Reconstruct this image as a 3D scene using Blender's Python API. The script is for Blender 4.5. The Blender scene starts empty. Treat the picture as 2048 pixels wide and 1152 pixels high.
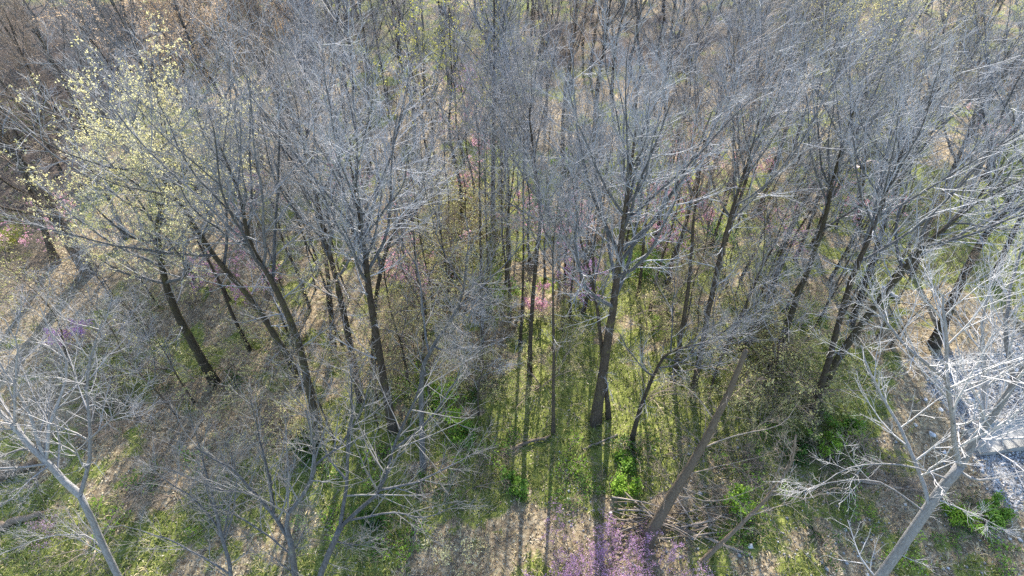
import bpy, math, random
import numpy as np
from mathutils import Vector

# ------------------------------------------------------------------ camera, world, sun, exposure
SC = bpy.context.scene
COL = SC.collection
R = math.radians
CAM_H, PITCH, FPX = 22.0, R(43.0), 1150.0        # height, downward pitch, focal length (in 2048-px widths)
cam = bpy.data.cameras.new('camera')
cam.sensor_width = 36.0
cam.lens = FPX / 2048.0 * 36.0
cam.clip_start, cam.clip_end = 0.1, 3000.0
cam_o = bpy.data.objects.new('camera', cam)
cam_o.location = (0, 0, CAM_H)
cam_o.rotation_euler = (R(90) - PITCH, 0, 0)
COL.objects.link(cam_o)
SC.camera = cam_o

SUN_EL, SUN_AZ = R(33.0), R(4.0)                 # azimuth clockwise from +Y
world = bpy.data.worlds.new('World')
SC.world = world
world.use_nodes = True
wn = world.node_tree
wn.nodes.clear()
sky = wn.nodes.new('ShaderNodeTexSky')
sky.sky_type = 'NISHITA'
sky.sun_disc = False
sky.sun_elevation = SUN_EL
sky.sun_rotation = SUN_AZ
bg = wn.nodes.new('ShaderNodeBackground')
bg.inputs['Strength'].default_value = 0.15
wo = wn.nodes.new('ShaderNodeOutputWorld')
wn.links.new(sky.outputs[0], bg.inputs[0])
wn.links.new(bg.outputs[0], wo.inputs[0])

sun = bpy.data.lights.new('sun', 'SUN')
sun.energy = 5.0
sun.angle = R(0.53)
sun.color = (1.0, 0.93, 0.82)
sun_o = bpy.data.objects.new('sun', sun)
sd = Vector((math.sin(SUN_AZ) * math.cos(SUN_EL), math.cos(SUN_AZ) * math.cos(SUN_EL), math.sin(SUN_EL)))
sun_o.rotation_euler = (-sd).to_track_quat('-Z', 'Y').to_euler()
sun_o.location = (0, 60, 60)
COL.objects.link(sun_o)

SC.view_settings.view_transform = 'Standard'
SC.view_settings.look = 'None'
SC.view_settings.gamma = 1.0
SC.view_settings.use_curve_mapping = False
SC.view_settings.exposure = 1.84
SC.cycles.max_bounces = 2
SC.cycles.diffuse_bounces = 2
SC.cycles.use_denoising = False
SC.cycles.transparent_max_bounces = 4

# ------------------------------------------------------------------ geometry helpers
rng = np.random.default_rng(7)
CP, SP = math.cos(PITCH), math.sin(PITCH)

def gz(x, y):
    """ground height"""
    x = np.asarray(x, float); y = np.asarray(y, float)
    return (0.22 * np.sin(x * 0.21 + 1.3) * np.cos(y * 0.17 + 0.4) + 0.12 * np.sin(x * 0.53 + y * 0.37)
            + 0.05 * np.sin(x * 1.7 - y * 1.3 + 2.0) * np.sin(y * 1.9 + x * 0.6) - 0.2)

def ray(px, py):
    a, b = (px - 1024) / FPX, -(py - 576) / FPX
    return np.array([a, CP + b * SP, -SP + b * CP])

def at_z(px, py, z):
    d = ray(px, py)
    t = (z - CAM_H) / d[2]
    return np.array([0, 0, CAM_H]) + d * t

def at_y(px, py, Y):
    d = ray(px, py)
    t = Y / d[1]
    return np.array([0, 0, CAM_H]) + d * t

def ground(px, py):
    z = -0.2
    for _ in range(6):
        p = at_z(px, py, z)
        z = float(gz(p[0], p[1]))
    p[2] = z
    return p

def norm(v):
    return v / np.maximum(np.linalg.norm(v, axis=-1, keepdims=True), 1e-9)

def mesh_from(name, V, F, mat, smooth=False):
    """V (n,3); F (m,4) or (m,3), or a list of such arrays"""
    me = bpy.data.meshes.new(name)
    Fs = F if isinstance(F, list) else [F]
    Fs = [f for f in Fs if len(f)]
    V = np.asarray(V, np.float32)
    me.vertices.add(len(V))
    me.vertices.foreach_set('co', V.ravel())
    idx = np.concatenate([f.ravel() for f in Fs]).astype(np.int32)
    tot = np.concatenate([np.full(len(f), f.shape[1], np.int32) for f in Fs])
    st = np.concatenate([[0], np.cumsum(tot)[:-1]]).astype(np.int32)
    me.loops.add(len(idx))
    me.loops.foreach_set('vertex_index', idx)
    me.polygons.add(len(tot))
    me.polygons.foreach_set('loop_start', st)
    me.polygons.foreach_set('loop_total', tot)
    if smooth:
        me.polygons.foreach_set('use_smooth', np.ones(len(tot), bool))
    me.materials.append(mat)
    me.update(calc_edges=True)
    return me

def tubes(P, Rd, sides):
    """P (N,K,3), Rd (N,K) -> V, F of capped-to-a-point tubes"""
    N, K, _ = P.shape
    T = np.empty_like(P)
    T[:, 1:-1] = P[:, 2:] - P[:, :-2]
    T[:, 0] = P[:, 1] - P[:, 0]
    T[:, -1] = P[:, -1] - P[:, -2]
    T = norm(T)
    D = norm(P[:, -1] - P[:, 0])
    ref = np.where(np.abs(D[:, 2:3]) < 0.8, np.array([[0, 0, 1.0]]), np.array([[1.0, 0, 0]]))
    U = norm(np.cross(T, ref[:, None, :]))
    W = np.cross(T, U)
    ang = np.arange(sides) * 2 * math.pi / sides
    ring = (U[:, :, None, :] * np.cos(ang)[None, None, :, None] + W[:, :, None, :] * np.sin(ang)[None, None, :, None])
    V = (P[:, :, None, :] + ring * Rd[:, :, None, None]).reshape(-1, 3)
    i = np.arange(N)[:, None, None] * (K * sides)
    k = np.arange(K - 1)[None, :, None] * sides
    s = np.arange(sides)[None, None, :]
    s2 = (s + 1) % sides
    F = np.stack([i + k + s, i + k + s2, i + k + sides + s2, i + k + sides + s], -1).reshape(-1, 4)
    return V, F

class Bag:
    def __init__(self): self.V = []; self.F4 = []; self.F3 = []; self.n = 0
    def add(self, V, F):
        self.V.append(V)
        (self.F4 if F.shape[1] == 4 else self.F3).append(F + self.n)
        self.n += len(V)
    def mesh(self, name, mat, smooth=False):
        Fs = []
        if self.F4: Fs.append(np.concatenate(self.F4))
        if self.F3: Fs.append(np.concatenate(self.F3))
        return mesh_from(name, np.concatenate(self.V), Fs, mat, smooth)

def catmull(pts, K):
    P = np.asarray(pts, float)
    P = np.vstack([2 * P[0] - P[1], P, 2 * P[-1] - P[-2]])
    seg = len(P) - 3
    u = np.linspace(0, seg - 1e-6, K)
    i = u.astype(int); t = (u - i)[:, None]
    p0, p1, p2, p3 = P[i], P[i + 1], P[i + 2], P[i + 3]
    return 0.5 * (2 * p1 + (p2 - p0) * t + (2 * p0 - 5 * p1 + 4 * p2 - p3) * t ** 2 + (3 * p1 - p0 - 3 * p2 + p3) * t ** 3)

def sample_curve(P, Rd, idx, t):
    K = P.shape[1]
    f = np.clip(t, 0, 0.9999) * (K - 1)
    i = f.astype(int); w = (f - i)
    p = P[idx, i] * (1 - w)[:, None] + P[idx, i + 1] * w[:, None]
    r = Rd[idx, i] * (1 - w) + Rd[idx, i + 1] * w
    tg = norm(P[idx, i + 1] - P[idx, i])
    return p, r, tg

def lengths(P):
    return np.linalg.norm(np.diff(P, axis=1), axis=2).sum(1)

def branch(rg, P, Rd, n, t0, t1, ang, ang_sd, ratio, K, trop, wig, rr=0.6, rtip=0.3, rmin=0.004, taper=0.55, lmin=0.12, flat=0.0):
    """children on every parent curve; returns P, R"""
    N = P.shape[0]
    L = lengths(P)
    m = np.maximum(1, np.round(n * rg.uniform(0.75, 1.25, N))).astype(int)
    idx = np.repeat(np.arange(N), m)
    j = np.concatenate([np.arange(q) for q in m])
    t = t0 + (t1 - t0) * (j + rg.uniform(0, 1, len(j))) / m[idx]
    p, r, tg = sample_curve(P, Rd, idx, t)
    ref = np.where(np.abs(tg[:, 2:3]) < 0.9, np.array([[0, 0, 1.0]]), np.array([[1.0, 0, 0]]))
    u = norm(np.cross(tg, ref)); w = np.cross(tg, u)
    az = j * 2.39996 + rg.uniform(0, 6.28, N)[idx] + rg.normal(0, 0.5, len(j))
    a = np.radians(np.clip(rg.normal(ang, ang_sd, len(j)), 8, 110))[:, None]
    sidew = u * np.cos(az)[:, None] + w * np.sin(az)[:, None]
    sidew[:, 2] *= (1 - flat)
    d = norm(tg * np.cos(a) + norm(sidew) * np.sin(a))
    ln = np.maximum(L[idx] * ratio * (1 - taper * t) * rg.uniform(0.6, 1.3, len(j)), lmin)
    step = ln / (K - 1)
    Q = np.empty((len(j), K, 3))
    Q[:, 0] = p
    for k in range(1, K):
        d = d + rg.normal(0, wig, d.shape)
        d[:, 2] += trop
        d = norm(d)
        Q[:, k] = Q[:, k - 1] + d * step[:, None]
    rb = np.maximum(np.minimum(r * rr, ln * 0.0165 + 0.002), rmin)
    tt = np.linspace(0, 1, K)[None, :]
    Rr = np.maximum(rb[:, None] * (1 - (1 - rtip) * tt), rmin * 0.6)
    return Q, Rr

def leaf_tris(rg, pts, size, per, spread):
    """little leaf or petal quads round points"""
    n = len(pts) * per
    c = np.repeat(pts, per, 0) + rg.normal(0, spread, (n, 3))
    a = norm(rg.normal(0, 1, (n, 3)))
    b = norm(np.cross(a, rg.normal(0, 1, (n, 3))))
    s = size * rg.uniform(0.6, 1.4, (n, 1))
    nn = np.cross(a, b)
    V = np.stack([c - a * s, c + b * s * 0.55 + nn * s * 0.2, c + a * s, c - b * s * 0.55 + nn * s * 0.2], 1).reshape(-1, 3)
    F = np.arange(n * 4).reshape(-1, 4)
    return V, F

# ------------------------------------------------------------------ materials
def new_mat(name):
    m = bpy.data.materials.new(name)
    m.use_nodes = True
    nt = m.node_tree
    b = nt.nodes['Principled BSDF']
    return m, nt, b

def N_(nt, t, **kw):
    n = nt.nodes.new(t)
    for k, v in kw.items(): setattr(n, k, v)
    return n

def ramp(nt, stops):
    r = N_(nt, 'ShaderNodeValToRGB')
    e = r.color_ramp.elements
    while len(e) < len(stops): e.new(0.5)
    for q, (p, c) in zip(e, stops):
        q.position = p
        q.color = (*c, 1)
    return r

def noise(nt, scale, detail=4, rough=0.6, vec=None):
    n = N_(nt, 'ShaderNodeTexNoise')
    n.inputs['Scale'].default_value = scale
    n.inputs['Detail'].default_value = detail
    n.inputs['Roughness'].default_value = rough
    if vec is not None: nt.links.new(vec, n.inputs['Vector'])
    return n

def mixc(nt, fac, a, b):
    m = N_(nt, 'ShaderNodeMix', data_type='RGBA')
    for s, v in ((m.inputs[0], fac), (m.inputs[6], a), (m.inputs[7], b)):
        if hasattr(v, 'links'): nt.links.new(v, s)
        elif isinstance(v, (int, float)): s.default_value = v
        else: s.default_value = (*v, 1)
    return m.outputs[2]

def bark(name, dark, mid, pale, moss=None, moss_amt=0.5, scale=1.0, bump=0.6):
    m, nt, b = new_mat(name)
    tc = N_(nt, 'ShaderNodeTexCoord')
    mp = N_(nt, 'ShaderNodeMapping')
    mp.inputs['Scale'].default_value = (13 * scale, 13 * scale, 2.4 * scale)
    nt.links.new(tc.outputs['Object'], mp.inputs['Vector'])
    n1 = noise(nt, 1.6, 6, 0.7, mp.outputs[0])
    r = ramp(nt, [(0.3, dark), (0.5, mid), (0.72, pale)])
    nt.links.new(n1.outputs[0], r.inputs[0])
    col = r.outputs[0]
    n3 = noise(nt, 0.9, 3, 0.6, tc.outputs['Object'])
    col = mixc(nt, n3.outputs[0], col, mid)
    if moss:
        n2 = noise(nt, 2.4, 5, 0.7, tc.outputs['Object'])
        r2 = ramp(nt, [(1 - moss_amt - 0.06, (0, 0, 0)), (1 - moss_amt + 0.1, (1, 1, 1))])
        nt.links.new(n2.outputs[0], r2.inputs[0])
        col = mixc(nt, r2.outputs[0], col, moss)
    oi = N_(nt, 'ShaderNodeObjectInfo')
    hs = N_(nt, 'ShaderNodeHueSaturation')
    mr = N_(nt, 'ShaderNodeMapRange')
    mr.inputs[3].default_value = 0.75; mr.inputs[4].default_value = 1.25
    nt.links.new(oi.outputs['Random'], mr.inputs[0])
    nt.links.new(mr.outputs[0], hs.inputs['Value'])
    nt.links.new(col, hs.inputs['Color'])
    nt.links.new(hs.outputs[0], b.inputs['Base Color'])
    b.inputs['Roughness'].default_value = 0.85
    b.inputs['Specular IOR Level'].default_value = 0.25
    if bump:
        bp = N_(nt, 'ShaderNodeBump')
        bp.inputs['Strength'].default_value = bump
        bp.inputs['Distance'].default_value = 0.04
        nt.links.new(n1.outputs[0], bp.inputs['Height'])
        nt.links.new(bp.outputs[0], b.inputs['Normal'])
    return m

def leafmat(name, c1, c2, trans=0.35, rough=0.6):
    m, nt, b = new_mat(name)
    gi = N_(nt, 'ShaderNodeNewGeometry')
    r = ramp(nt, [(0.0, c1), (1.0, c2)])
    nt.links.new(gi.outputs['Random Per Island'], r.inputs[0])
    nt.links.new(r.outputs[0], b.inputs['Base Color'])
    b.inputs['Roughness'].default_value = rough
    b.inputs['Specular IOR Level'].default_value = 0.2
    if trans:
        tr = N_(nt, 'ShaderNodeBsdfTranslucent')
        nt.links.new(r.outputs[0], tr.inputs['Color'])
        mx = N_(nt, 'ShaderNodeMixShader')
        mx.inputs[0].default_value = trans
        out = nt.nodes['Material Output']
        nt.links.new(b.outputs[0], mx.inputs[1])
        nt.links.new(tr.outputs[0], mx.inputs[2])
        nt.links.new(mx.outputs[0], out.inputs['Surface'])
    return m

M = {}
M['trunk'] = bark('dark furrowed bark', (0.016, 0.012, 0.010), (0.052, 0.041, 0.032), (0.17, 0.14, 0.115), (0.10, 0.095, 0.035), 0.40, bump=1.0)
M['moss_trunk'] = bark('mossy bark', (0.016, 0.012, 0.010), (0.05, 0.042, 0.03), (0.15, 0.125, 0.09), (0.085, 0.08, 0.028), 0.42, bump=1.0)
M['grey'] = bark('grey lichen bark', (0.028, 0.027, 0.027), (0.085, 0.086, 0.092), (0.28, 0.29, 0.31), (0.20, 0.21, 0.14), 0.34)
M['twig'] = bark('grey twig bark', (0.14, 0.143, 0.153), (0.265, 0.27, 0.288), (0.44, 0.446, 0.465), bump=0)
M['dim_twig'] = bark('dull grey twig bark', (0.11, 0.105, 0.10), (0.20, 0.195, 0.19), (0.30, 0.295, 0.29), bump=0)
M['twig_tan'] = bark('tan twig bark', (0.15, 0.138, 0.132), (0.27, 0.25, 0.24), (0.42, 0.395, 0.38), bump=0)
M['twig_brown'] = bark('brown twig bark', (0.13, 0.10, 0.075), (0.24, 0.19, 0.15), (0.36, 0.30, 0.24), bump=0)
M['pale'] = bark('pale smooth bark', (0.07, 0.065, 0.062), (0.23, 0.225, 0.225), (0.46, 0.455, 0.45), bump=0.8, scale=1.2)
M['pale_twig'] = bark('pale twig bark', (0.14, 0.135, 0.135), (0.33, 0.325, 0.33), (0.58, 0.58, 0.585), bump=0)
M['brown'] = bark('brown bark', (0.06, 0.043, 0.03), (0.15, 0.115, 0.083), (0.27, 0.22, 0.17), bump=0.8)
M['dead'] = bark('weathered dead wood', (0.12, 0.095, 0.075), (0.26, 0.215, 0.175), (0.42, 0.37, 0.32), bump=0.5)
M['buds_yellow'] = leafmat('yellow buds', (0.56, 0.51, 0.20), (0.76, 0.71, 0.42))
M['buds_lime'] = leafmat('lime leaves', (0.32, 0.34, 0.05), (0.55, 0.52, 0.11))
M['buds_orange'] = leafmat('orange buds', (0.58, 0.40, 0.24), (0.74, 0.57, 0.38))
M['buds_olive'] = leafmat('olive buds', (0.28, 0.27, 0.10), (0.50, 0.46, 0.20))
M['under'] = leafmat('understorey leaves', (0.28, 0.29, 0.09), (0.58, 0.54, 0.25))
M['green'] = leafmat('fresh green leaves', (0.09, 0.19, 0.025), (0.22, 0.36, 0.06))
M['bright'] = leafmat('bright lime-green leaves', (0.18, 0.33, 0.03), (0.36, 0.52, 0.08), trans=0.45)
M['dkgreen'] = leafmat('dark green leaves', (0.03, 0.075, 0.015), (0.08, 0.16, 0.03))
M['pink'] = leafmat('pink blossom', (0.58, 0.26, 0.38), (0.78, 0.50, 0.58))
M['magenta'] = leafmat('magenta blossom', (0.44, 0.20, 0.45), (0.70, 0.46, 0.66))
M['cream'] = leafmat('cream blossom', (0.66, 0.58, 0.24), (0.80, 0.74, 0.46))
M['litter'] = leafmat('fallen leaves', (0.10, 0.075, 0.045), (0.56, 0.49, 0.36), trans=0.0, rough=0.8)
M['grass'] = leafmat('grass blades', (0.085, 0.12, 0.025), (0.31, 0.325, 0.095), trans=0.3)
M['straw'] = leafmat('dry grass', (0.36, 0.29, 0.14), (0.58, 0.49, 0.30), trans=0.2)

def stone_mat(name, stops, scale, bump=0.4):
    m, nt, b = new_mat(name)
    tc = N_(nt, 'ShaderNodeTexCoord')
    gi = N_(nt, 'ShaderNodeNewGeometry')
    n1 = noise(nt, scale, 7, 0.7, tc.outputs['Object'])
    r = ramp(nt, stops)
    mx = N_(nt, 'ShaderNodeMath', operation='MULTIPLY_ADD')
    mx.inputs[1].default_value = 0.45
    nt.links.new(gi.outputs['Random Per Island'], mx.inputs[0])
    sb = N_(nt, 'ShaderNodeMath', operation='MULTIPLY')
    sb.inputs[1].default_value = 0.55
    nt.links.new(n1.outputs[0], sb.inputs[0])
    nt.links.new(sb.outputs[0], mx.inputs[2])
    nt.links.new(mx.outputs[0], r.inputs[0])
    nt.links.new(r.outputs[0], b.inputs['Base Color'])
    b.inputs['Roughness'].default_value = 0.9
    bp = N_(nt, 'ShaderNodeBump'); bp.inputs['Strength'].default_value = bump; bp.inputs['Distance'].default_value = 0.02
    nt.links.new(n1.outputs[0], bp.inputs['Height']); nt.links.new(bp.outputs[0], b.inputs['Normal'])
    return m
M['gravel'] = stone_mat('gravel stone', [(0.2, (0.13, 0.13, 0.135)), (0.5, (0.32, 0.32, 0.325)), (0.8, (0.55, 0.55, 0.55))], 6)
M['concrete'] = stone_mat('weathered concrete', [(0.15, (0.10, 0.10, 0.097)), (0.5, (0.20, 0.20, 0.195)), (0.8, (0.29, 0.29, 0.28))], 2.2, 0.3)
M['rock'] = stone_mat('pinkish rock', [(0.2, (0.15, 0.105, 0.09)), (0.5, (0.33, 0.25, 0.22)), (0.75, (0.58, 0.48, 0.44))], 3.0, 0.8)

# ground cover maps (real distribution of grass and gravel)
def zones(lst):
    return [(ground(px, py)[:2], r, s) for px, py, r, s in lst]
GRASS_Z = zones([(1180, 1050, 1.6, .25), (900, 1060, 1.8, .35), (1500, 1060, 1.6, .35), (1750, 1090, 1.8, .35), (1120, 930, 2.2, .9), (1250, 960, 1.8, .8), (900, 830, 2.4, .9), (1010, 960, 2.6, .9), (780, 1050, 3, .7), (740, 960, 2.4, .6),
                 (1900, 410, 7, 1.3), (2010, 460, 6, 1.2), (1800, 440, 5, .7), (1650, 860, 3, .8), (1600, 720, 3, .6), (1490, 640, 3, .5), (1760, 640, 3.5, .7),
                 (1450, 800, 2.4, .6), (330, 570, 3, .4), (70, 1060, 2.5, .6), (400, 1000, 2.5, .5), (620, 900, 2.5, .7), (1110, 400, 5, .6), (950, 350, 5, .5),
                 (1000, 590, 3, .6), (1280, 560, 3, .6), (1500, 480, 4, .5), (560, 420, 3, .4), (720, 1120, 2, .6), (1640, 1060, 1.5, .5), (1250, 880, 2, .6),
                 (450, 750, 2, .4), (1330, 840, 2, .6), (1080, 800, 2.4, .5), (1560, 900, 2.2, .6), (1700, 740, 2.5, .6)])
BARE_Z = zones([(300, 800, 3, .6), (520, 860, 2.4, .5), (230, 980, 2, .5), (560, 1120, 2, .4), (420, 1090, 2, .5), (700, 720, 3, .5), (300, 470, 4, 1), (600, 480, 5, .6), (420, 850, 3, .8), (150, 920, 2.4, .8), (1960, 680, 3.2, 1.3), (2030, 800, 4, 1.5),
                (1200, 1000, 1.5, .35), (60, 560, 4, .8), (1950, 960, 2.4, .8), (1100, 250, 9, .4), (650, 250, 12, .5), (760, 620, 3, .5)])
GRAV_Z = zones([(1990, 800, 2.4, 1.5), (2040, 900, 2.2, 1.5), (1930, 760, 1.6, 1.1), (2030, 980, 1.6, .9), (1820, 1010, 1.2, .35), (2080, 720, 2.5, 1.2), (1480, 980, 1.2, .35), (900, 1110, 1.2, .35)])

SHADE_Z = zones([(1900, 50, 18, .6), (2000, 180, 8, .45), (1000, 60, 16, .62), (1500, 40, 18, .62), (600, 60, 14, .6), (1250, 130, 9, .5), (60, 200, 9, 1.6), (20, 90, 14, 1.6), (230, 60, 9, .9), (40, 420, 4, .8), (100, 330, 5, 1.0)])  # shade under the back rows and upper left, painted into the floor colour
def zsum(Z, x, y):
    o = np.zeros_like(np.asarray(x, float))
    for c, r, s in Z: o = o + s * np.exp(-(((x - c[0]) ** 2 + (y - c[1]) ** 2) / r ** 2))
    return o

def pnoise(x, y, f, seed):
    """smooth lattice noise, 0..1"""
    x = x * f + seed * 17.3; y = y * f + seed * 9.1
    xi = np.floor(x); yi = np.floor(y)
    u = x - xi; v = y - yi
    u = u * u * (3 - 2 * u); v = v * v * (3 - 2 * v)
    def h(a, b):
        s = np.sin(a * 127.1 + b * 311.7 + seed * 3.7) * 43758.5453
        return s - np.floor(s)
    return (h(xi, yi) * (1 - u) + h(xi + 1, yi) * u) * (1 - v) + (h(xi, yi + 1) * (1 - u) + h(xi + 1, yi + 1) * u) * v

def grass_amt(x, y):
    n = 0.35 * pnoise(x, y, 0.18, 1) + 0.35 * pnoise(x, y, 0.7, 2) + 0.3 * pnoise(x, y, 2.1, 3)
    g = (n - 0.435) * 4.0 + 0.72 * zsum(GRASS_Z, x, y) - 0.8 * zsum(BARE_Z, x, y) - 1.5 * zsum(GRAV_Z, x, y)
    return np.clip(g, 0, 1)

def gravel_amt(x, y):
    n = 0.6 * pnoise(x, y, 0.8, 5) + 0.4 * pnoise(x, y, 2.5, 6)
    return np.clip((zsum(GRAV_Z, x, y) - 0.55 + (n - 0.5) * 0.7) * 2.5, 0, 1)

def shade_amt(x, y):
    return np.clip((zsum(SHADE_Z, x, y) - 0.4 + (pnoise(x, y, 0.5, 8) - 0.5) * 0.6) * 2, 0, 1)

# ------------------------------------------------------------------ ground
def axis(lo, hi, step, far):
    a = list(np.arange(lo, hi + 1e-6, step))
    d = step; v = hi
    while v < far: d *= 1.35; v += d; a.append(v)
    d = step; v = lo
    while v > -far: d *= 1.35; v -= d; a.insert(0, v)
    return np.array(a)
xs = np.unique(np.concatenate([axis(-60, 60, 0.9, 1500), np.arange(-20, 20, 0.3)]))
ys = np.unique(np.concatenate([axis(-4, 100, 0.9, 1500), np.arange(6, 30, 0.3)]))
GX, GY = np.meshgrid(xs, ys)
V = np.stack([GX, GY, gz(GX, GY)], -1).reshape(-1, 3)
nx = len(xs)
ii, jj = np.meshgrid(np.arange(nx - 1), np.arange(len(ys) - 1))
q = (jj * nx + ii).ravel()
F = np.stack([q, q + 1, q + nx + 1, q + nx], 1)

gm, nt, b = new_mat('forest floor')
tc = N_(nt, 'ShaderNodeTexCoord')
vo = N_(nt, 'ShaderNodeTexVoronoi'); vo.inputs['Scale'].default_value = 9.0; vo.inputs['Randomness'].default_value = 1
nt.links.new(tc.outputs['Object'], vo.inputs['Vector'])
sep = N_(nt, 'ShaderNodeSeparateColor'); nt.links.new(vo.outputs['Color'], sep.inputs[0])
lr = ramp(nt, [(0.0, (0.085, 0.063, 0.036)), (0.4, (0.22, 0.17, 0.10)), (0.8, (0.37, 0.305, 0.19)), (1.0, (0.52, 0.45, 0.32))])
nt.links.new(sep.outputs[0], lr.inputs[0])
n1 = noise(nt, 3.0, 8, 0.75, tc.outputs['Object'])
lr2 = ramp(nt, [(0.3, (0.075, 0.053, 0.035)), (0.5, (0.23, 0.175, 0.115)), (0.7, (0.40, 0.33, 0.22))])
nt.links.new(n1.outputs[0], lr2.inputs[0])
lit = mixc(nt, 0.5, lr.outputs[0], lr2.outputs[0])
n2 = noise(nt, 5.0, 8, 0.8, tc.outputs['Object'])
gr = ramp(nt, [(0.28, (0.05, 0.065, 0.016)), (0.5, (0.16, 0.185, 0.045)), (0.72, (0.34, 0.33, 0.12))])
nt.links.new(n2.outputs[0], gr.inputs[0])
at1 = N_(nt, 'ShaderNodeAttribute', attribute_name='grass')
at2 = N_(nt, 'ShaderNodeAttribute', attribute_name='gravel')
n4 = noise(nt, 3.0, 7, 0.8, tc.outputs['Object'])
ad = N_(nt, 'ShaderNodeMath', operation='ADD'); nt.links.new(at1.outputs['Fac'], ad.inputs[0]); nt.links.new(n4.outputs[0], ad.inputs[1])
mr = N_(nt, 'ShaderNodeMapRange'); mr.inputs[1].default_value = 0.70; mr.inputs[2].default_value = 0.95
nt.links.new(ad.outputs[0], mr.inputs[0])
c = mixc(nt, mr.outputs[0], lit, gr.outputs[0])
v2 = N_(nt, 'ShaderNodeTexVoronoi'); v2.inputs['Scale'].default_value = 14.0
nt.links.new(tc.outputs['Object'], v2.inputs['Vector'])
s2 = N_(nt, 'ShaderNodeSeparateColor'); nt.links.new(v2.outputs['Color'], s2.inputs[0])
gvr = ramp(nt, [(0, (0.11, 0.11, 0.112)), (0.5, (0.27, 0.27, 0.275)), (1, (0.48, 0.48, 0.48))]); nt.links.new(s2.outputs[0], gvr.inputs[0])
c = mixc(nt, at2.outputs['Fac'], c, gvr.outputs[0])
at3 = N_(nt, 'ShaderNodeAttribute', attribute_name='painted_shade')
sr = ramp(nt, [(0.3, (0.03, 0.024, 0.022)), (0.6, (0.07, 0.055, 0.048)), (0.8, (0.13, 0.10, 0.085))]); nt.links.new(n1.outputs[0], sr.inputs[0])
c = mixc(nt, at3.outputs['Fac'], c, sr.outputs[0])  # dark brown laid over the floor as painted shade
nt.links.new(c, b.inputs['Base Color'])
b.inputs['Roughness'].default_value = 0.95; b.inputs['Specular IOR Level'].default_value = 0.1
bp = N_(nt, 'ShaderNodeBump'); bp.inputs['Strength'].default_value = 0.9; bp.inputs['Distance'].default_value = 0.08
nt.links.new(n1.outputs[0], bp.inputs['Height']); nt.links.new(bp.outputs[0], b.inputs['Normal'])

me = mesh_from('forest_floor', V, F, gm, True)
for nm, fn in (('grass', grass_amt), ('gravel', gravel_amt), ('painted_shade', shade_amt)):
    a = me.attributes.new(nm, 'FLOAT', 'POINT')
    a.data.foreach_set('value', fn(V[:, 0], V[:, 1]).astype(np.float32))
go = bpy.data.objects.new('forest_floor', me)
COL.objects.link(go)
go['kind'] = 'structure'

# ------------------------------------------------------------------ object helpers
def tag(o, label, cat, group=None):
    o['label'] = label; o['category'] = cat
    if group: o['group'] = group
    return o

def empty(name, loc):
    o = bpy.data.objects.new(name, None)
    o.location = [float(v) for v in loc]
    o.empty_display_size = 0.3
    COL.objects.link(o)
    return o

def part(name, me, parent):
    o = bpy.data.objects.new(name, me)
    COL.objects.link(o)
    o.parent = parent
    if name in ('twigs', 'leaves', 'buds', 'blossom'): o['kind'] = 'stuff'      # too fine to pick apart
    return o

def copy_thing(root, loc, rz, sc, label, group):
    r = root.copy(); COL.objects.link(r)
    r.location = [float(v) for v in loc]; r.rotation_euler = (0, 0, rz); r.scale = sc
    r['label'] = label; r['group'] = group
    for ch in root.children:
        c2 = ch.copy(); COL.objects.link(c2); c2.parent = r
    return r

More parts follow.
